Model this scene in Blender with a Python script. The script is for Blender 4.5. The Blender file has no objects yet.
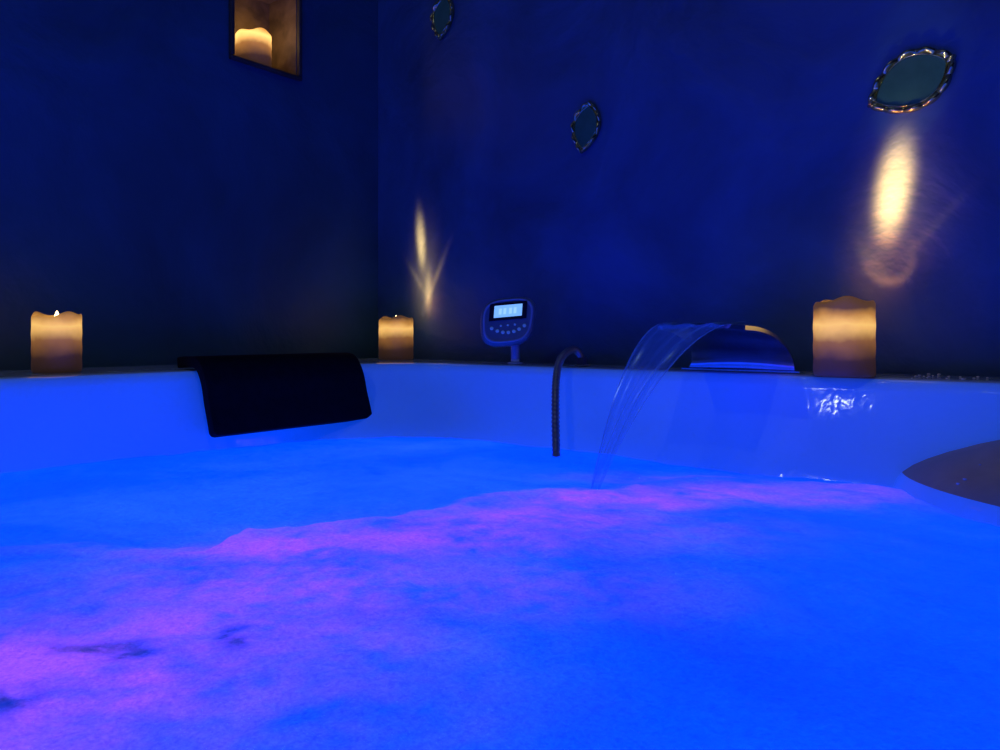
import bpy, bmesh, math, random
from mathutils import Vector, noise
random.seed(4)
S=bpy.context.scene
try:
    S.view_settings.view_transform='Standard'; S.view_settings.look='None'
except Exception: pass
RIM=0.60; CAMZ=0.666; WATER=CAMZ-0.215
ANG=math.radians(39); cu,su=math.cos(ANG),math.sin(ANG)
CX,CY=-0.347,2.05
def P(x,y,z=0.0):
    """plan survey coordinates (measured from the bather) -> room coordinates"""
    rx,ry=x-CX,y-CY
    return Vector((cu*rx-su*ry, su*rx+cu*ry, z))
def invP(X,Y):
    return (cu*X+su*Y+CX, -su*X+cu*Y+CY)
# ---------------------------------------------------------------- materials
def mat(name,base=(.5,.5,.5),rough=.5,metal=0,emit=None,es=0,**kw):
    m=bpy.data.materials.new(name); m.use_nodes=True
    b=m.node_tree.nodes['Principled BSDF']
    b.inputs['Base Color'].default_value=(*base,1); b.inputs['Roughness'].default_value=rough
    b.inputs['Metallic'].default_value=metal
    if emit: b.inputs['Emission Color'].default_value=(*emit,1); b.inputs['Emission Strength'].default_value=es
    for k,v in kw.items(): b.inputs[k].default_value=v
    return m
def nd(m,t,**kw):
    n=m.node_tree.nodes.new(t)
    for k,v in kw.items(): setattr(n,k,v)
    return n
def lk(m,a,b): m.node_tree.links.new(a,b)
def ramp(m,fac,stops,interp='LINEAR'):
    r=nd(m,'ShaderNodeValToRGB'); r.color_ramp.interpolation=interp
    e=r.color_ramp.elements
    while len(e)<len(stops): e.new(.5)
    for i,(p,c) in enumerate(stops): e[i].position=p; e[i].color=(*c,1)
    lk(m,fac,r.inputs[0]); return r
def noise_n(m,vec,scale,detail=4,rough=.5,dist=0):
    n=nd(m,'ShaderNodeTexNoise'); n.inputs['Scale'].default_value=scale; n.inputs['Detail'].default_value=detail
    n.inputs['Roughness'].default_value=rough; n.inputs['Distortion'].default_value=dist
    lk(m,vec,n.inputs['Vector']); return n
def bump(m,h,strength,dist):
    b=nd(m,'ShaderNodeBump'); b.inputs['Strength'].default_value=strength; b.inputs['Distance'].default_value=dist
    lk(m,h,b.inputs['Height']); lk(m,b.outputs[0],m.node_tree.nodes['Principled BSDF'].inputs['Normal']); return b
def coord(m,o='Object'): return nd(m,'ShaderNodeTexCoord').outputs[o]
def noisemat(name,c1,c2,scale,rough=.5,metal=0,bs=.2,bd=.003,**kw):
    m=mat(name,c1,rough,metal,**kw); c=coord(m); n=noise_n(m,c,scale,6,.55,.4)
    r=ramp(m,n.outputs['Fac'],[(.3,c1),(.7,c2)]); lk(m,r.outputs[0],m.node_tree.nodes['Principled BSDF'].inputs['Base Color'])
    bump(m,n.outputs['Fac'],bs,bd); return m
M_wall=noisemat('blue_plaster',(.026,.08,.16),(.046,.15,.36),3.4,.55,0,.8,.03)
M_wallL=noisemat('teal_blue_plaster',(.018,.08,.10),(.030,.13,.21),2.8,.55,0,.8,.03)
M_floor=noisemat('stone_tile',(.12,.12,.13),(.2,.2,.21),6,.4)
M_ceil=noisemat('ceiling_plaster',(.06,.12,.2),(.1,.18,.26),2,.7)
def acrylic(name,es):
    m=mat(name,(.55,.84,.95),.09); c=coord(m)
    n=noise_n(m,c,16,3,.5,.6); bump(m,n.outputs['Fac'],.35,.005)
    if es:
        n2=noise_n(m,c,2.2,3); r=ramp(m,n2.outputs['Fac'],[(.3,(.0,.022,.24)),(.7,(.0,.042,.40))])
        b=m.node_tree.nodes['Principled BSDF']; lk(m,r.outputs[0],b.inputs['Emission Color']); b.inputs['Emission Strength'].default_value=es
    return m
M_tub=acrylic('white_acrylic',0); M_tub2=acrylic('glow_painted_acrylic',.85)  # second one for the inner wall: blue water glow painted in as emission
M_tan=noisemat('tan_bench_top',(.50,.42,.28),(.66,.56,.38),14,.45)
M_black=noisemat('black_rubber_foam',(.002,.002,.003),(.005,.005,.007),60,.8,0,.2,.001)
M_black.node_tree.nodes['Principled BSDF'].inputs['Specular IOR Level'].default_value=.15
M_chrome=noisemat('brushed_steel',(.42,.46,.48),(.52,.56,.58),30,.2,1,.05,.0005)
M_hose=noisemat('steel_hose',(.22,.26,.28),(.32,.36,.38),30,.35,.9,.05,.0005)
M_bronze=noisemat('polished_brass',(.40,.38,.12),(.85,.80,.34),60,.2,.95,.5,.001)
M_mirror=noisemat('aged_mirror_glass',(.035,.16,.08),(.06,.23,.12),25,.35,0,.1,.001)
M_wood=noisemat('dark_wood_frame',(.03,.03,.025),(.07,.06,.04),20,.5)
M_plastic=noisemat('grey_blue_plastic',(.10,.17,.20),(.13,.2,.24),40,.3,0,.05,.0005)
M_ring=noisemat('silver_plastic_trim',(.35,.5,.6),(.45,.6,.7),40,.25,.3,.05,.0005)
M_dark=noisemat('dark_bezel',(.01,.012,.02),(.02,.022,.03),40,.2)
M_btn=mat('backlit_button',(.15,.3,.5),.4,emit=(.12,.35,1),es=.12)
M_drop=mat('water_drop',(.9,.95,1),.03,**{'IOR':1.33})
M_screen=mat('lcd_screen',(.1,.2,.4),.2,emit=(.20,.48,1),es=1.0)
M_screen2=mat('lcd_digits',(.02,.05,.2),.3,emit=(.34,.66,1),es=1.0)
def waxmat(name,st):
    M_wax=mat(name,(.14,.09,.04),.5); bs=M_wax.node_tree.nodes['Principled BSDF']
    c=coord(M_wax); sx=nd(M_wax,'ShaderNodeSeparateXYZ'); lk(M_wax,c,sx.inputs[0])
    mr=nd(M_wax,'ShaderNodeMapRange'); mr.inputs[1].default_value=0; mr.inputs[2].default_value=.115; lk(M_wax,sx.outputs['Z'],mr.inputs[0])
    nz=noise_n(M_wax,c,30,3); ma=nd(M_wax,'ShaderNodeMath',operation='MULTIPLY_ADD'); ma.inputs[1].default_value=.16
    lk(M_wax,nz.outputs['Fac'],ma.inputs[0]); lk(M_wax,mr.outputs[0],ma.inputs[2])
    r=ramp(M_wax,ma.outputs[0],[(.0,(.005,.003,.003)),(.30,(.03,.012,.006)),(.54,(.24,.095,.022)),(.77,(1.0,.56,.15)),(.90,(.50,.22,.04)),(1.,(.09,.04,.010))])
    lk(M_wax,r.outputs[0],bs.inputs['Emission Color']); bs.inputs['Emission Strength'].default_value=st; return M_wax
M_wax=waxmat('candle_wax',1.0); M_wax2=waxmat('candle_wax_bright',1.8)
M_flame=mat('led_flame',(1,.7,.3),.4,emit=(1,.75,.32),es=6)
# foam: underwater light painted in as emission, blue with magenta patches
M_foam=mat('glow_painted_foam',(.01,.1,.6),.6); b=M_foam.node_tree.nodes['Principled BSDF']
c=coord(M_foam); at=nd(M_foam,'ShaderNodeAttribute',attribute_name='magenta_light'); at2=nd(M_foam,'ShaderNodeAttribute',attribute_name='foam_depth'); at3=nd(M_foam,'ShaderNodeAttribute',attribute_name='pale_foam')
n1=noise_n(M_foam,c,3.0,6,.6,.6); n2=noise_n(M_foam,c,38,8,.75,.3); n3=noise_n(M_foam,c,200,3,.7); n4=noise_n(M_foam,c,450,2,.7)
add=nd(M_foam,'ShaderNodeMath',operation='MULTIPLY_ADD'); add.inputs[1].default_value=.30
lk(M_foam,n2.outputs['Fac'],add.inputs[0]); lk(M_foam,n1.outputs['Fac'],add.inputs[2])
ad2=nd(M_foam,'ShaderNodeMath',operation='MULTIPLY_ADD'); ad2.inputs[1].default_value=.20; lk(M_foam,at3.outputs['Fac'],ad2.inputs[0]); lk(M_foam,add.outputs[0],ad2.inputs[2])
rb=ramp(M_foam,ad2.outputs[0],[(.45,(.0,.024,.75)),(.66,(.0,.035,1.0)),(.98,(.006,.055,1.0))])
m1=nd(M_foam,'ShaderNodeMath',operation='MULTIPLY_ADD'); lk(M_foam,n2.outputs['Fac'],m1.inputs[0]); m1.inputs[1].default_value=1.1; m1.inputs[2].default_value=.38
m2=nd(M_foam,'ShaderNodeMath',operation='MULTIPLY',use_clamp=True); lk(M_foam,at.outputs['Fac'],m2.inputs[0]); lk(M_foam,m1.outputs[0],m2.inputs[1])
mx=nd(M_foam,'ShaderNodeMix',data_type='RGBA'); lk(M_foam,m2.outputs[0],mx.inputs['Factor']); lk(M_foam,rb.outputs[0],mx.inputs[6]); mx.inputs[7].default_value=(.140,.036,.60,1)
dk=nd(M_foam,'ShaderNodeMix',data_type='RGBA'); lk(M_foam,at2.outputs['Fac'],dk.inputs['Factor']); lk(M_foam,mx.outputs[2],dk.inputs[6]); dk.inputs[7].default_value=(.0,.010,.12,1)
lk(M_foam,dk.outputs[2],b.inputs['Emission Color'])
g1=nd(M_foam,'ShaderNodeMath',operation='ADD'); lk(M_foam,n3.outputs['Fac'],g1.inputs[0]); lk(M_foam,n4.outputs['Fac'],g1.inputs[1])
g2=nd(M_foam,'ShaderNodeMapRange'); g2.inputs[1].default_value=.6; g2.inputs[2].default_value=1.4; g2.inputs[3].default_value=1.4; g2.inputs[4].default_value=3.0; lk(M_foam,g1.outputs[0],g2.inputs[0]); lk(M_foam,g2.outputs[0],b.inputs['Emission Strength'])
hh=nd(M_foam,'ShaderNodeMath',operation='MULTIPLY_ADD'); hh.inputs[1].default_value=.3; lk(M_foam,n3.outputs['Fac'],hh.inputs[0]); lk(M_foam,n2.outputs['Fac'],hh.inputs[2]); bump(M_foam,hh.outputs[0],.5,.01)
# falling water
M_sheet=bpy.data.materials.new('falling_water'); M_sheet.use_nodes=True; nt=M_sheet.node_tree
nt.nodes.remove(nt.nodes['Principled BSDF']); out=nt.nodes['Material Output']
uv=nd(M_sheet,'ShaderNodeTexCoord').outputs['UV']; mp=nd(M_sheet,'ShaderNodeMapping'); mp.inputs['Scale'].default_value=(7,.5,1); lk(M_sheet,uv,mp.inputs[0])
nn=noise_n(M_sheet,mp.outputs[0],1.6,4,.55,.3); rr=ramp(M_sheet,nn.outputs['Fac'],[(.35,(.16,)*3),(.72,(.52,)*3)])
su2=nd(M_sheet,'ShaderNodeSeparateXYZ'); lk(M_sheet,uv,su2.inputs[0])
ed=nd(M_sheet,'ShaderNodeMath',operation='SUBTRACT'); lk(M_sheet,su2.outputs['X'],ed.inputs[0]); ed.inputs[1].default_value=.5
ea=nd(M_sheet,'ShaderNodeMath',operation='ABSOLUTE'); lk(M_sheet,ed.outputs[0],ea.inputs[0])
ep=nd(M_sheet,'ShaderNodeMapRange'); ep.inputs[1].default_value=.42; ep.inputs[2].default_value=.5; ep.inputs[3].default_value=0; ep.inputs[4].default_value=.45; lk(M_sheet,ea.outputs[0],ep.inputs[0])
es=nd(M_sheet,'ShaderNodeMath',operation='ADD',use_clamp=True); lk(M_sheet,rr.outputs[0],es.inputs[0]); lk(M_sheet,ep.outputs[0],es.inputs[1])
tr=nd(M_sheet,'ShaderNodeBsdfTransparent'); tr.inputs[0].default_value=(.85,.95,1,1)
gl=nd(M_sheet,'ShaderNodeBsdfGlossy'); gl.inputs['Roughness'].default_value=.2; gl.inputs[0].default_value=(.6,.9,1,1)
df=nd(M_sheet,'ShaderNodeBsdfTranslucent'); df.inputs[0].default_value=(.45,.98,1,1); d2=nd(M_sheet,'ShaderNodeBsdfDiffuse'); d2.inputs[0].default_value=(.45,.98,1,1)
a1=nd(M_sheet,'ShaderNodeMixShader'); a1.inputs[0].default_value=.5; lk(M_sheet,df.outputs[0],a1.inputs[1]); lk(M_sheet,d2.outputs[0],a1.inputs[2])
a2=nd(M_sheet,'ShaderNodeMixShader'); a2.inputs[0].default_value=.35; lk(M_sheet,a1.outputs[0],a2.inputs[1]); lk(M_sheet,gl.outputs[0],a2.inputs[2])
a3=nd(M_sheet,'ShaderNodeMixShader'); lk(M_sheet,es.outputs[0],a3.inputs[0]); lk(M_sheet,tr.outputs[0],a3.inputs[1]); lk(M_sheet,a2.outputs[0],a3.inputs[2]); lk(M_sheet,a3.outputs[0],out.inputs[0])
# ---------------------------------------------------------------- mesh helpers
def obj(name,verts,faces,mats,loc=(0,0,0),smooth=True,fm=None,rot=None,parent=None):
    me=bpy.data.meshes.new(name); me.from_pydata([tuple(v) for v in verts],[],faces); me.update()
    for m in (mats if isinstance(mats,list) else [mats]): me.materials.append(m)
    if fm: me.polygons.foreach_set('material_index',fm)
    if smooth: me.polygons.foreach_set('use_smooth',[True]*len(me.polygons))
    o=bpy.data.objects.new(name,me); S.collection.objects.link(o); o.location=loc
    if rot: o.rotation_euler=rot
    if parent: o.parent=parent
    return o
class B:
    def __init__(s): s.v=[]; s.f=[]; s.m=[]
    def add(s,v,f,mi=0):
        k=len(s.v); s.v+= [Vector(x) for x in v]; s.f+=[tuple(i+k for i in q) for q in f]; s.m+=[mi]*len(f)
    def loft(s,rings,mi=0,closed=True,cap0=False,cap1=False,mf=None):
        n=len(rings[0]); v=[p for r in rings for p in r]; f=[]; base=len(s.m)
        for i in range(len(rings)-1):
            for j in range(n if closed else n-1):
                j2=(j+1)%n; f.append((i*n+j,i*n+j2,(i+1)*n+j2,(i+1)*n+j))
        if cap0: f.append(tuple(reversed(range(n))))
        if cap1: f.append(tuple((len(rings)-1)*n+j for j in range(n)))
        s.add(v,f,mi)
        if mf:
            for i in range(len(rings)-1):
                for j in range(n): s.m[base+i*n+j]=mf(i)
    def tube(s,pts,rad,seg=12,mi=0,caps=True):
        rings=[]; pts=[Vector(p) for p in pts]; prev=None
        for i,p in enumerate(pts):
            t=(pts[min(i+1,len(pts)-1)]-pts[max(i-1,0)]).normalized()
            if prev is None:
                a=Vector((0,0,1)) if abs(t.z)<.9 else Vector((1,0,0)); nrm=t.cross(a).normalized()
            else: nrm=(prev-t*prev.dot(t)).normalized()
            prev=nrm; bn=t.cross(nrm); r=rad(i/(len(pts)-1)) if callable(rad) else rad
            rings.append([p+nrm*math.cos(2*math.pi*k/seg)*r+bn*math.sin(2*math.pi*k/seg)*r for k in range(seg)])
        s.loft(rings,mi,True,caps,caps)
    def ball(s,c,r,mi=0,sg=10,sc=(1,1,1)):
        rings=[]
        for i in range(1,sg):
            th=math.pi*i/sg
            rings.append([Vector((c[0]+r*sc[0]*math.sin(th)*math.cos(2*math.pi*k/sg),c[1]+r*sc[1]*math.sin(th)*math.sin(2*math.pi*k/sg),c[2]+r*sc[2]*math.cos(th))) for k in range(sg)])
        s.loft(rings,mi,True,True,True)
    def make(s,name,mats,**kw): 
        o=obj(name,s.v,s.f,mats,fm=s.m,**kw)
        bm=bmesh.new(); bm.from_mesh(o.data); bmesh.ops.recalc_face_normals(bm,faces=bm.faces); bm.to_mesh(o.data); bm.free(); return o
def crom(pts,n=12):
    pts=[Vector(p) for p in pts]; q=[2*pts[0]-pts[1]]+pts+[2*pts[-1]-pts[-2]]; o=[]
    for i in range(1,len(q)-2):
        for k in range(n):
            t=k/n; o.append(.5*((2*q[i])+(q[i+1]-q[i-1])*t+(2*q[i-1]-5*q[i]+4*q[i+1]-q[i+2])*t*t+(3*q[i]-q[i-1]-3*q[i+1]+q[i+2])*t**3))
    o.append(pts[-1]); return o
# ---------------------------------------------------------------- room
L=3.2; H=2.5
NY0,NY1,NZ0,NZ1=-.453,-.275,CAMZ+.655,CAMZ+.875; ND=.12
bb=B()
ys=[-L,NY0,NY1,0]; zs=[0,NZ0,NZ1,H]
for i in range(3):
    for j in range(3):
        if i==1 and j==1: continue
        bb.add([(0,ys[i],zs[j]),(0,ys[i+1],zs[j]),(0,ys[i+1],zs[j+1]),(0,ys[i],zs[j+1])],[(0,1,2,3)])
bx=[(x,y,z) for x in (0,-ND) for y in (NY0,NY1) for z in (NZ0,NZ1)]
bb.add(bx,[(4,5,7,6),(0,4,6,2),(1,3,7,5),(0,1,5,4),(2,6,7,3)],1)
M_niche=noisemat('niche_plaster',(.08,.055,.03),(.22,.15,.08),22,.6)
obj('wall_left',bb.v,bb.f,[M_wallL,M_niche],smooth=False,fm=bb.m)
obj('wall_back',[(0,0,0),(L,0,0),(L,0,H),(0,0,H)],[(0,1,2,3)],M_wall,smooth=False)
obj('floor',[(0,0,0),(L,0,0),(L,-L,0),(0,-L,0)],[(3,2,1,0)],M_floor,smooth=False)
obj('ceiling',[(0,0,H),(L,0,H),(L,-L,H),(0,-L,H)],[(0,1,2,3)],M_ceil,smooth=False)
fb=B(); t=.010
for (y0,y1,z0,z1) in [(NY0-t,NY1+t,NZ0-t,NZ0),(NY0-t,NY1+t,NZ1,NZ1+t),(NY0-t,NY0,NZ0,NZ1),(NY1,NY1+t,NZ0,NZ1)]:
    v=[(x,y,z) for x in (0.001,.014) for y in (y0,y1) for z in (z0,z1)]
    fb.add(v,[(0,1,3,2),(4,6,7,5),(0,4,5,1),(2,3,7,6),(0,2,6,4),(1,5,7,3)])
o=fb.make('wall_niche_frame',M_wood,smooth=False); md=o.modifiers.new('b','BEVEL'); md.width=.003; md.segments=2
# ---------------------------------------------------------------- tub
CC=(1.18,1.15); N=280
def rrect(a0,a1,b0,b1,r,z,n=N):
    out=[]; cx,cy=(a0+a1)/2,(b0+b1)/2; hx,hy=(a1-a0)/2,(b1-b0)/2
    def sd(x,y):
        dx=abs(x-cx)-hx+r; dy=abs(y-cy)-hy+r
        return math.hypot(max(dx,0),max(dy,0))+min(max(dx,dy),0)-r
    for k in range(n):
        th=2*math.pi*k/n; dx,dy=math.cos(th),math.sin(th); lo,hi=0,4
        for _ in range(36):
            mid=(lo+hi)/2
            if sd(CC[0]+dx*mid,CC[1]+dy*mid)>0: hi=mid
            else: lo=mid
        out.append(Vector((CC[0]+dx*lo,-(CC[1]+dy*lo),z)))
    return out
A1,B1=2.10,2.12
def inner(d,r,z,db=0): return rrect(.30+d,A1-d,.18+d+db,B1-d,r,z)
tb=B()
rings=[rrect(.006,2.34,.006,2.34,.02,0.0),rrect(.006,2.34,.006,2.34,.02,.575),rrect(.010,2.336,.010,2.336,.02,.592),rrect(.02,2.325,.02,2.325,.02,.598),
 rrect(.04,2.30,.04,2.30,.03,.600),inner(-.03,.15,.6),inner(-.015,.15,.600),inner(-.004,.15,.598),inner(.006,.155,.592),inner(.011,.16,.580),
 inner(.016,.18,.56,.003),inner(.022,.205,.54,.007),inner(.028,.23,.52,.012),inner(.034,.26,.50,.019),inner(.040,.29,.48,.027),inner(.047,.32,.46,.034),inner(.052,.33,.44,.04),inner(.07,.33,.35,.05),inner(.12,.33,.25,.05),inner(.2,.3,.16,.05),inner(.28,.25,.13,.05)]
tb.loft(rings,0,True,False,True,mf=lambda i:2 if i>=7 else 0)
# moulded side bench that just breaks the water line, its top coloured tan
def ell(c,ra,rb,z,n=96): return [Vector((c[0]+ra*math.cos(2*math.pi*k/n),-(c[1]+rb*math.sin(2*math.pi*k/n)),z)) for k in range(n)]
ac=(1.82,.20); RA,RB=.462,.300
def bz(r): return WATER+.024+.100*(1-r*r)**.8
ar=[ell(ac,RA*1.12,RB*1.15,WATER-.12),ell(ac,RA*1.06,RB*1.08,WATER-.04),ell(ac,RA*1.035,RB*1.05,WATER-.005),ell(ac,RA*1.015,RB*1.025,WATER+.015),ell(ac,RA,RB,WATER+.024)]
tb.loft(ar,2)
tb.loft([ell(ac,RA*r,RB*r,bz(r)) for r in (1,.97,.93,.88,.8,.7,.6,.5,.4,.3,.2,.1,.02)],1,True,False,True)
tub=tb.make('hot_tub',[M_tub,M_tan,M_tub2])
db=B()
for _ in range(190):
    th=random.uniform(0,2*math.pi); rr_=math.sqrt(random.uniform(0.05,.95)); r=random.uniform(.0012,.0032)
    Y=ac[1]+RB*rr_*math.sin(th)
    if Y<.24: continue
    db.ball((ac[0]+RA*rr_*math.cos(th),-Y,bz(rr_)+r*.3),r,sg=8,sc=(1,1,.6))
for _ in range(110):
    r=random.uniform(.001,.0028)
    db.ball((random.uniform(1.36,2.0),-random.uniform(.04,.165),RIM+.0005+r*.3),r,sg=6,sc=(1,1,.6))
db.make('water_droplets',M_drop)
# ---------------------------------------------------------------- foam water
blobs=[(-.31,.43,.17,.095,1.15),(-.22,.50,.14,.07,.80),(-.18,.60,.15,.08,.75),(-.22,.70,.10,.05,.95),(-.10,.74,.17,.07,.82),(.02,.82,.15,.06,.76),
(.14,.91,.12,.05,1.05),(.27,.95,.14,.055,.75),(.42,.93,.14,.05,.6),(-.02,.60,.15,.07,.30),(.12,.75,.15,.06,.28),(.22,1.08,.14,.035,.42)]
ridge=[(-.5,.70),(-.285,.70),(-.27,.77),(-.19,.80),(-.10,.86),(-.02,.94),(.14,1.0),(.3,1.06),(.45,1.0),(.8,.85)]
holes=[(-.180,.492,.014,.020),(-.262,.478,.036,.010),(-.235,.468,.020,.010),(-.29,.400,.030,.025),(-.345,.472,.012,.006),(-.06,.53,.06,.03)]
def fb_(x,y,s,seed=0): return noise.fractal(Vector((x*s,y*s,seed)),.9,2.1,5)
def foam_h(X,Y):
    cx,cy=invP(X,Y); w=fb_(X,Y,7,3)*.030+fb_(X,Y,40,6)*.008; yy=cy+w
    ry=ridge[0][1]
    if cx>=ridge[-1][0]: ry=ridge[-1][1]
    else:
        for (x0,y0),(x1,y1) in zip(ridge,ridge[1:]):
            if x0<=cx<=x1: ry=y0+(y1-y0)*(cx-x0)/(x1-x0)
    s=(ry-yy)/.014; step=1/(1+math.exp(-max(-30,min(30,s))))
    h=.006*step+fb_(X,Y,5,1)*.004+fb_(X,Y,22,2)*.0022+.003*math.exp(-((s-1)/1.4)**2)
    h+=.016*math.exp(-((X-.35)/.22)**2-((Y+1.05)/.35)**2)
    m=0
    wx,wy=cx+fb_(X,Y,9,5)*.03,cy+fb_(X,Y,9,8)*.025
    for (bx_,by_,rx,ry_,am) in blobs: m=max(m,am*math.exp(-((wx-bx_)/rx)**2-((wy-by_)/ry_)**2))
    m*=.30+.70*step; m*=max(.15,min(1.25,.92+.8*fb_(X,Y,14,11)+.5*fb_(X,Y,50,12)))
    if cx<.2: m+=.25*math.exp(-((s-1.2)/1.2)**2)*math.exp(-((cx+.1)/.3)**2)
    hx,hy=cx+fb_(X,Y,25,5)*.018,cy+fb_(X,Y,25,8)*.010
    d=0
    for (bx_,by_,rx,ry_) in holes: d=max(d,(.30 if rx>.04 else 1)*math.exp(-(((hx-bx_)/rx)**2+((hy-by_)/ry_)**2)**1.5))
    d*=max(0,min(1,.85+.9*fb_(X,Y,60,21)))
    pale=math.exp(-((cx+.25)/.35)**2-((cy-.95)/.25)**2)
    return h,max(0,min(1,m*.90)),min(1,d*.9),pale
outl=inner(.0425,.32,WATER,.037)
NR=230; FC=P(-.02,.62); verts=[(FC.x,FC.y,WATER)]; mg=[0.];dp=[0.];pl=[0.]
for i in range(1,NR+1):
    t=(i/NR)**1.15
    for p in outl:
        X=FC.x+(p.x-FC.x)*t; Y=FC.y+(p.y-FC.y)*t
        h,m,d,q=foam_h(X,Y); verts.append((X,Y,WATER+h)); mg.append(m); dp.append(d); pl.append(q)
faces=[(0,1+k,1+(k+1)%N) for k in range(N)]
for i in range(NR-1):
    for k in range(N):
        k2=(k+1)%N; faces.append((1+i*N+k,1+(i+1)*N+k,1+(i+1)*N+k2,1+i*N+k2))
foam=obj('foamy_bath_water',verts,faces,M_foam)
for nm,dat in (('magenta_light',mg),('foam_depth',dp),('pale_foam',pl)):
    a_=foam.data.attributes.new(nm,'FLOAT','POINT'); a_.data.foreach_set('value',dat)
bm=bmesh.new(); bm.from_mesh(foam.data); bmesh.ops.recalc_face_normals(bm,faces=bm.faces); bm.to_mesh(foam.data); bm.free()
# ---------------------------------------------------------------- candles
def candle(loc,R,Hc,ph,light=.06,wm=M_wax):
    e=bpy.data.objects.new('flameless_candle',None); S.collection.objects.link(e); e.location=loc; e.empty_display_size=.05
    b=B(); n=64
    def top(th): return Hc-.006+.004*math.sin(2*th+ph)+.0025*math.sin(5*th+ph*2)
    def ring(r,fz): return [Vector((r*math.cos(2*math.pi*j/n),r*math.sin(2*math.pi*j/n),fz(2*math.pi*j/n))) for j in range(n)]
    rs=[ring(R*.96,lambda t:0),ring(R,lambda t:.003)]
    for q in range(1,12): rs.append(ring(R*(1+.008*math.sin(q*1.7)),lambda t,q=q:.003+(top(t)-.006)*q/12))
    rs+=[ring(R*.995,lambda t:top(t)-.003),ring(R*.96,top),ring(R*.90,lambda t:top(t)-.001),ring(R*.84,lambda t:top(t)-.006),ring(R*.7,lambda t:Hc-.02),ring(R*.3,lambda t:Hc-.024),ring(R*.05,lambda t:Hc-.024)]
    b.loft(rs,0,True,True,True); w=b.make('wax',wm,parent=e)
    f=B(); fr=[]
    for i in range(1,12):
        t=i/12; rr=.0085*math.sin(math.pi*t**.7)*(1-.3*t)+.0004
        fr.append([Vector((rr*math.cos(2*math.pi*j/12),rr*.6*math.sin(2*math.pi*j/12),Hc-.024+.027*t)) for j in range(12)])
    f.loft(fr,0,True,True,True); f.make('flame',M_flame,parent=e)
    l=bpy.data.lights.new('candle_glow','POINT'); l.energy=light; l.color=(1,.6,.22); l.shadow_soft_size=.008
    lo=bpy.data.objects.new('candle_glow',l); S.collection.objects.link(lo); lo.location=(0,0,Hc+.018); lo.parent=e
    return e
c1=candle(P(-.763,1.24,RIM+.001),.0375,.104,.6,.03)
c2=candle(P(-.267,1.85,RIM+.001),.0440,.112,2.2,.03)
c3=candle(P(.535,1.12,RIM+.001),.0440,.122,3.9,.06)
c4=candle((-.045,-.368,NZ0+.001),.043,.095,1.,.13,M_wax2)
# ---- patterned light the LED flames throw on the plaster
def pattern_beam(parent,z,shapes,energy,name):
    l=bpy.data.lights.new('flame_beam','SPOT'); l.energy=energy; l.spot_size=math.radians(168); l.spot_blend=.1; l.color=(1,.26,.045); l.shadow_soft_size=.0015
    o=bpy.data.objects.new('flame_beam',l); S.collection.objects.link(o); o.parent=parent; o.location=(0,0,z)
    o.rotation_euler=(math.pi/2,0,0)      # shines at the wall (+Y); local x = room x, local y = up
    dist=-parent.location.y
    l.use_nodes=True; nt=l.node_tree; em=nt.nodes['Emission']
    tc=nt.nodes.new('ShaderNodeTexCoord'); sp=nt.nodes.new('ShaderNodeSeparateXYZ'); nt.links.new(tc.outputs['Normal'],sp.inputs[0])
    def M(op,a,b=None,c=None):
        n=nt.nodes.new('ShaderNodeMath'); n.operation=op
        for i,x in enumerate((a,b,c)):
            if x is None: continue
            if isinstance(x,(int,float)): n.inputs[i].default_value=x
            else: nt.links.new(x,n.inputs[i])
        return n.outputs[0]
    az=M('MAXIMUM',M('ABSOLUTE',sp.outputs['Z']),.02)
    U=M('MULTIPLY',M('DIVIDE',sp.outputs['X'],az),dist); V=M('MULTIPLY',M('DIVIDE',sp.outputs['Y'],az),dist)
    tot=None
    for s in shapes:
        k,cu_,cv_,ru,rv,rot,amp,pw=s
        du=M('SUBTRACT',U,cu_); dv=M('SUBTRACT',V,cv_); c_,s_=math.cos(rot),math.sin(rot)
        x=M('ADD',M('MULTIPLY',du,c_),M('MULTIPLY',dv,s_)); y=M('SUBTRACT',M('MULTIPLY',dv,c_),M('MULTIPLY',du,s_))
        q=M('ADD',M('POWER',M('ABSOLUTE',M('DIVIDE',x,ru)),2.0),M('POWER',M('ABSOLUTE',M('DIVIDE',y,rv)),2.0))
        if k=='g': g=M('EXPONENT',M('MULTIPLY',M('POWER',q,pw),-1.0))
        else:
            rr=M('SUBTRACT',M('SQRT',q),1.0); g=M('EXPONENT',M('MULTIPLY',M('POWER',M('ABSOLUTE',M('DIVIDE',rr,pw)),2.0),-1.0))
            mk=M('SUBTRACT',.3,M('DIVIDE',y,rv)); mk=M('MINIMUM',M('MAXIMUM',mk,0.0),1.0); g=M('MULTIPLY',g,mk)
        g=M('MULTIPLY',g,amp); tot=g if tot is None else M('ADD',tot,g)
    nt.links.new(tot,em.inputs['Strength'])
    return o
rad=math.radians
pattern_beam(c3,.136,[('g',.040,.190,.024,.070,-rad(8),1.0,1.4),('g',.045,.19,.045,.12,-rad(12),.04,1.0),
  ('r',.026,.076,.040,.058,rad(16),.010,.16),('g',.004,.060,.010,.034,rad(35),.012,1.0),('g',.100,.110,.008,.07,-rad(42),.007,1.0),('g',.07,.15,.07,.09,-rad(35),.008,1.2)],140,'a')
pattern_beam(c2,.124,[('g',-.017,.205,.015,.060,rad(5),1.0,1.3),('g',.045,.10,.008,.070,-rad(28),.04,1.0),('g',-.030,.09,.008,.055,rad(38),.025,1.0),('g',.0,.15,.04,.10,0,.06,1.0),('g',.012,.07,.012,.045,0,.08,1.0)],80,'b')
l=bpy.data.lights.new('flame_spill','SPOT'); l.energy=1.1; l.spot_size=rad(22); l.spot_blend=.8; l.color=(1,.86,.35); l.shadow_soft_size=.01
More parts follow.
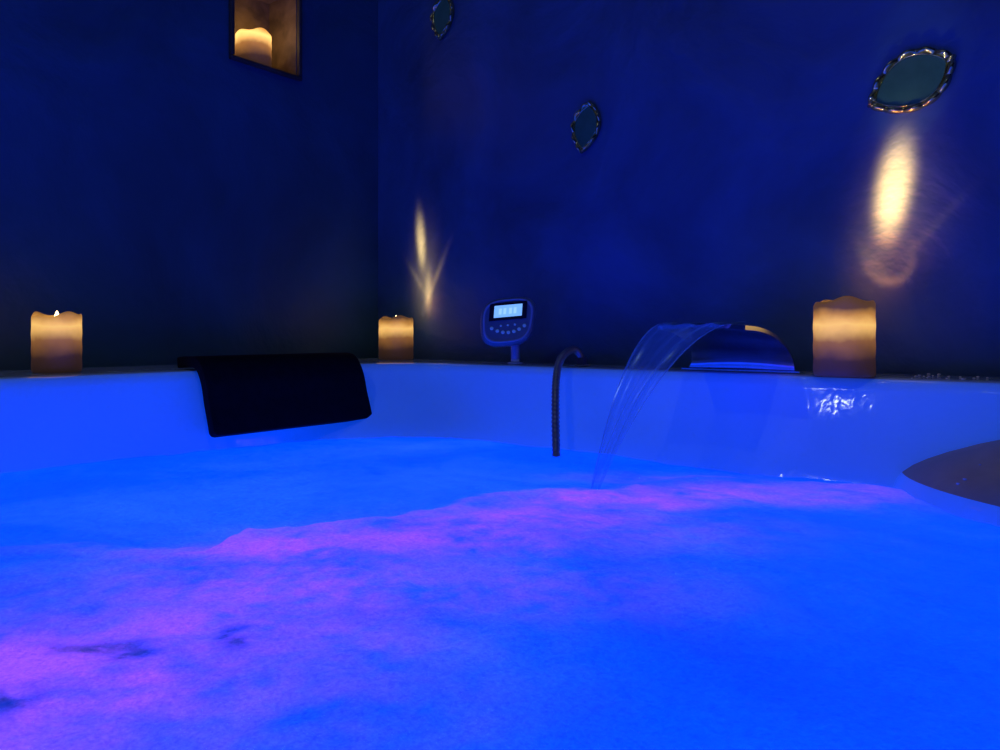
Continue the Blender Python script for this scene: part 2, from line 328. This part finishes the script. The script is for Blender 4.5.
o=bpy.data.objects.new('flame_spill',l); S.collection.objects.link(o); o.parent=c3; o.location=(0,-.01,.14)
o.rotation_euler=(Vector((1.335,0,CAMZ+.42))-c3.location-Vector((0,-.01,.14))).to_track_quat('-Z','Y').to_euler()
# ---------------------------------------------------------------- headrest
prof=crom([(a,z,0) for a,z in [(.235,.012),(.275,.015),(.312,.011),(.335,-.018),(.348,-.06),(.360,-.095),(.366,-.115)]],10)
al=[0]
for p,q in zip(prof,prof[1:]): al.append(al[-1]+(q-p).length)
pv=[];pf=[];nb=40;npf=len(prof); RC=.010
for i,p in enumerate(prof):
    e_=min(al[i],al[-1]-al[i]); sh=RC-math.sqrt(max(0,RC**2-(RC-e_)**2)) if e_<RC else 0
    for j in range(nb+1):
        s=j/nb; y=.352+sh+(.712-.352-2*sh)*s
        pv.append((p.x+.008,-y,RIM+p.y))
for i in range(npf-1):
    for j in range(nb): pf.append((i*(nb+1)+j,i*(nb+1)+j+1,(i+1)*(nb+1)+j+1,(i+1)*(nb+1)+j))
hp=obj('headrest_pillow',pv,pf,M_black)
md=hp.modifiers.new('s','SOLIDIFY'); md.thickness=.020; md.offset=0
md=hp.modifiers.new('b','BEVEL'); md.width=.005; md.segments=3; md.limit_method='ANGLE'
# ---------------------------------------------------------------- waterfall spout
ws=bpy.data.objects.new('waterfall_spout',None); S.collection.objects.link(ws); ws.location=(1.09,-.134,RIM+.001)
pr=crom([(.134,0.001,0),(.137,.018,0),(.160,.038,0),(.20,.055,0),(.25,.067,0),(.30,.073,0),(.35,.075,0)],8)
sb=B(); nu=24; th=.0025
def srow(p,off,t):
    a0=1.0+.045*t; a1=1.187-.004*t
    return [Vector((a0+(a1-a0)*k/nu-1.09, -p.x+.134, p.y+off+.004*math.sin(math.pi*k/nu))) for k in range(nu+1)]
T=[i/(len(pr)-1) for i in range(len(pr))]
nr=[]
for i in range(len(pr)):
    d=(pr[min(i+1,len(pr)-1)]-pr[max(i-1,0)]).normalized(); nr.append(Vector((-d.y,d.x,0)))
ring=[]
for i,p in enumerate(pr):
    thk=.0025+.0015*T[i]
    up=srow(p+nr[i]*th,0,T[i]); dn=srow(p-nr[i]*thk*1.0,0,T[i])
    ring.append(up+dn[::-1])
sb.loft(ring,0,True,True,True)
bp=[]
for (z,g) in [(0.0005,.010),(.003,.010),(.004,.008)]:
    bp.append([Vector((x-1.09,-y+.134,z)) for x,y in [(1.0-g,.134-g),(1.187+g,.134-g),(1.187+g,.134+g),(1.0-g,.134+g)]])
sb.loft(bp,0,True,True,True)
spo=sb.make('spout_blade',M_chrome,parent=ws)
md=spo.modifiers.new('e','EDGE_SPLIT'); md.split_angle=math.radians(40)
nt_=60; ns=28; wv=[];wf=[];uvs=[]
for i in range(nt_+1):
    t=i/nt_; b_=.335+.185*t; z=RIM+.082-.248*t**1.9
    al_=1.050+(1.018-1.050)*t**.8; arr=1.180+(1.038-1.180)*t**.9
    for k in range(ns+1):
        s=k/ns; x=al_+(arr-al_)*s
        y=b_+.006*math.sin(s*9+t*4)*t + .015*(s-.5)*t
        wv.append((x-1.09,-y+.134,z-RIM+.0015*math.sin(s*20))); uvs.append((s,t))
for i in range(nt_):
    for k in range(ns): wf.append((i*(ns+1)+k,i*(ns+1)+k+1,(i+1)*(ns+1)+k+1,(i+1)*(ns+1)+k))
sh=obj('falling_water',wv,wf,M_sheet,parent=ws)
ul=sh.data.uv_layers.new(name='UVMap')
for lp in sh.data.loops: ul.data[lp.index].uv=uvs[lp.vertex_index]
# ---------------------------------------------------------------- shower hose
hb=B()
hp_=crom([P(.167,1.47,RIM+.001),P(.164,1.468,CAMZ-.045),P(.147,1.445,CAMZ-.031),P(.120,1.405,CAMZ-.047),P(.107,1.37,CAMZ-.085),P(.101,1.31,CAMZ-.15),P(.098,1.25,CAMZ-.225)],60)
hb.tube(hp_,lambda t:.0072+.0006*math.sin(t*2*math.pi*60),14)
q=P(.167,1.47,0)
hb.tube([(q.x,q.y,RIM+.001),(q.x,q.y,RIM+.004),(q.x,q.y,RIM+.0041),(q.x,q.y,RIM+.018)],lambda t:.016 if t<.5 else .0105,20)
hb.make('shower_hose',M_hose)
# ---------------------------------------------------------------- control panel
cp=bpy.data.objects.new('spa_control_panel',None); S.collection.objects.link(cp)
cl=P(.033,1.555,RIM+.001); cp.location=cl
st=B(); st.tube([(0,0,.0),(0,0,.004),(0,0,.0045),(0,0,.012),(0,.0,.03),(0,.006,.06)],lambda t:.017 if t<.3 else .0095,20)
st.make('stalk',M_ring,parent=cp,rot=(0,0,ANG))
def shield(sc,y,n=64):
    o=[]
    for k in range(n):
        th=2*math.pi*k/n; c_,s_=math.cos(th),math.sin(th)
        e=2/3.2; x=abs(c_)**e*(1 if c_>0 else -1); z=abs(s_)**e*(1 if s_>0 else -1)
        x*=.059*(1+.06*z); z*=.053
        x+=.14*z
        o.append(Vector((x*sc,y,z*sc)))
    return o
pb=B()
pb.loft([shield(.55,.030),shield(.85,.024),shield(.97,.012),shield(1,0),shield(.99,-.005),shield(.95,-.009),shield(.90,-.010)],0,True,True,False)
pb.loft([shield(.90,-.010),shield(.88,-.0125),shield(.84,-.0125),shield(.82,-.010)],1)
pb.loft([shield(.82,-.010),shield(.78,-.0095)],0,True,False,True)
def box(b,x0,x1,y0,y1,z0,z1,mi):
    v=[(x+.14*z,y,z) for x in (x0,x1) for y in (y0,y1) for z in (z0,z1)]
    b.add(v,[(0,1,3,2),(4,6,7,5),(0,4,5,1),(2,3,7,6),(0,2,6,4),(1,5,7,3)],mi)
box(pb,-.040,.040,-.0125,-.009,.002,.040,5)
box(pb,-.030,.030,-.0135,-.0125,.008,.034,2)
for gx in (-.02,-.010,.002,.012): box(pb,gx,gx+.006,-.0138,-.0135,.014,.027,3)
for k in range(7):
    t=-1+2*k/6; pb.ball((.035*t,-.0105,-.026+.012*t*t),.0040,4,8,(1,.5,1))
for k in range(3): pb.ball((.015*(k-1),-.0105,-.010),.0025,4,8,(1,.5,1))
hd=pb.make('display_head',[M_plastic,M_ring,M_screen,M_screen2,M_btn,M_dark],parent=cp)
hloc=P(.017,1.545,CAMZ+.026)-cl; hd.location=hloc; hd.rotation_euler=(math.radians(-14),math.radians(-5),ANG+math.radians(-4))
md=hd.modifiers.new('e','EDGE_SPLIT'); md.split_angle=math.radians(45)
# ---------------------------------------------------------------- leaf mirrors
def leaf(loc,L_,W_,roll,lobes=14):
    b=B(); n=224
    def pt(th,f): 
        c_,s_=math.cos(th),math.sin(th); return L_/2*c_*f, W_/2*s_*abs(s_)**.62*(1+.12*c_)*f
    def lp(sc,y,wob=0,yw=0):
        o=[]
        for k in range(n):
            th=2*math.pi*k/n; w=abs(math.cos(lobes/2*th))
            x,z=pt(th,sc*(1+wob*(w-.5))); o.append(Vector((x,y-yw*w,z)))
        return o
    b.loft([lp(.97,0),lp(1.0,-.003,.03),lp(.985,-.006,.03,.004),lp(.94,-.008,.02,.007),lp(.89,-.008,0,.006),lp(.84,-.007,0,.003),lp(.81,-.007)],0)
    b.loft([lp(.81,-.007),lp(.80,-.009),lp(.785,-.009),lp(.775,-.006)],0)
    b.loft([lp(.775,-.006),lp(.5,-.0068),lp(.02,-.007)],1,True,False,True)
    o=b.make('leaf_mirror',[M_bronze,M_mirror]); o.location=loc; o.rotation_euler=(0,-roll,0); return o
leaf((1.335,-.001,CAMZ+.422),.142,.102,math.radians(24))
leaf((.698,-.001,CAMZ+.461),.115,.074,math.radians(78),12)
leaf((.258,-.001,CAMZ+.83),.12,.076,math.radians(80),12)
# ---------------------------------------------------------------- lamps added out of view, for tub wall glints and bench light
def glint_lamp(x,y,e):
    dl=bpy.data.objects.new('added_glint_lamp',None); S.collection.objects.link(dl); dl.location=(x,y,H-.001)
    rb_=B(); rb_.loft([[Vector((r*math.cos(2*math.pi*k/32),r*math.sin(2*math.pi*k/32),z)) for k in range(32)] for r,z in ((.05,-.001),(.05,-.006),(.046,-.010),(.036,-.010),(.034,-.004),(.02,-.003))],0,True,True,True)
    rb_.make('added_lamp_ring',M_chrome,parent=dl)
    l=bpy.data.lights.new('lamp','POINT'); l.energy=e; l.color=(.80,.92,1); l.shadow_soft_size=.03
    lo=bpy.data.objects.new('lamp',l); S.collection.objects.link(lo); lo.location=(0,0,-.05); lo.parent=dl
glint_lamp(.565,-2.13,3.5); glint_lamp(1.38,-1.31,2.2)
# ---------------------------------------------------------------- world + camera
w=bpy.data.worlds.new('World'); S.world=w; w.use_nodes=True
w.node_tree.nodes['Background'].inputs[0].default_value=(.01,.05,.25,1); w.node_tree.nodes['Background'].inputs[1].default_value=.03
cd=bpy.data.cameras.new('camera'); cam=bpy.data.objects.new('camera',cd); S.collection.objects.link(cam)
cam.location=P(0,0,CAMZ); cam.rotation_euler=(math.pi/2,0,ANG); cd.sensor_width=36; cd.lens=25.92; cd.shift_y=-.041; cd.clip_start=.01
S.camera=cam
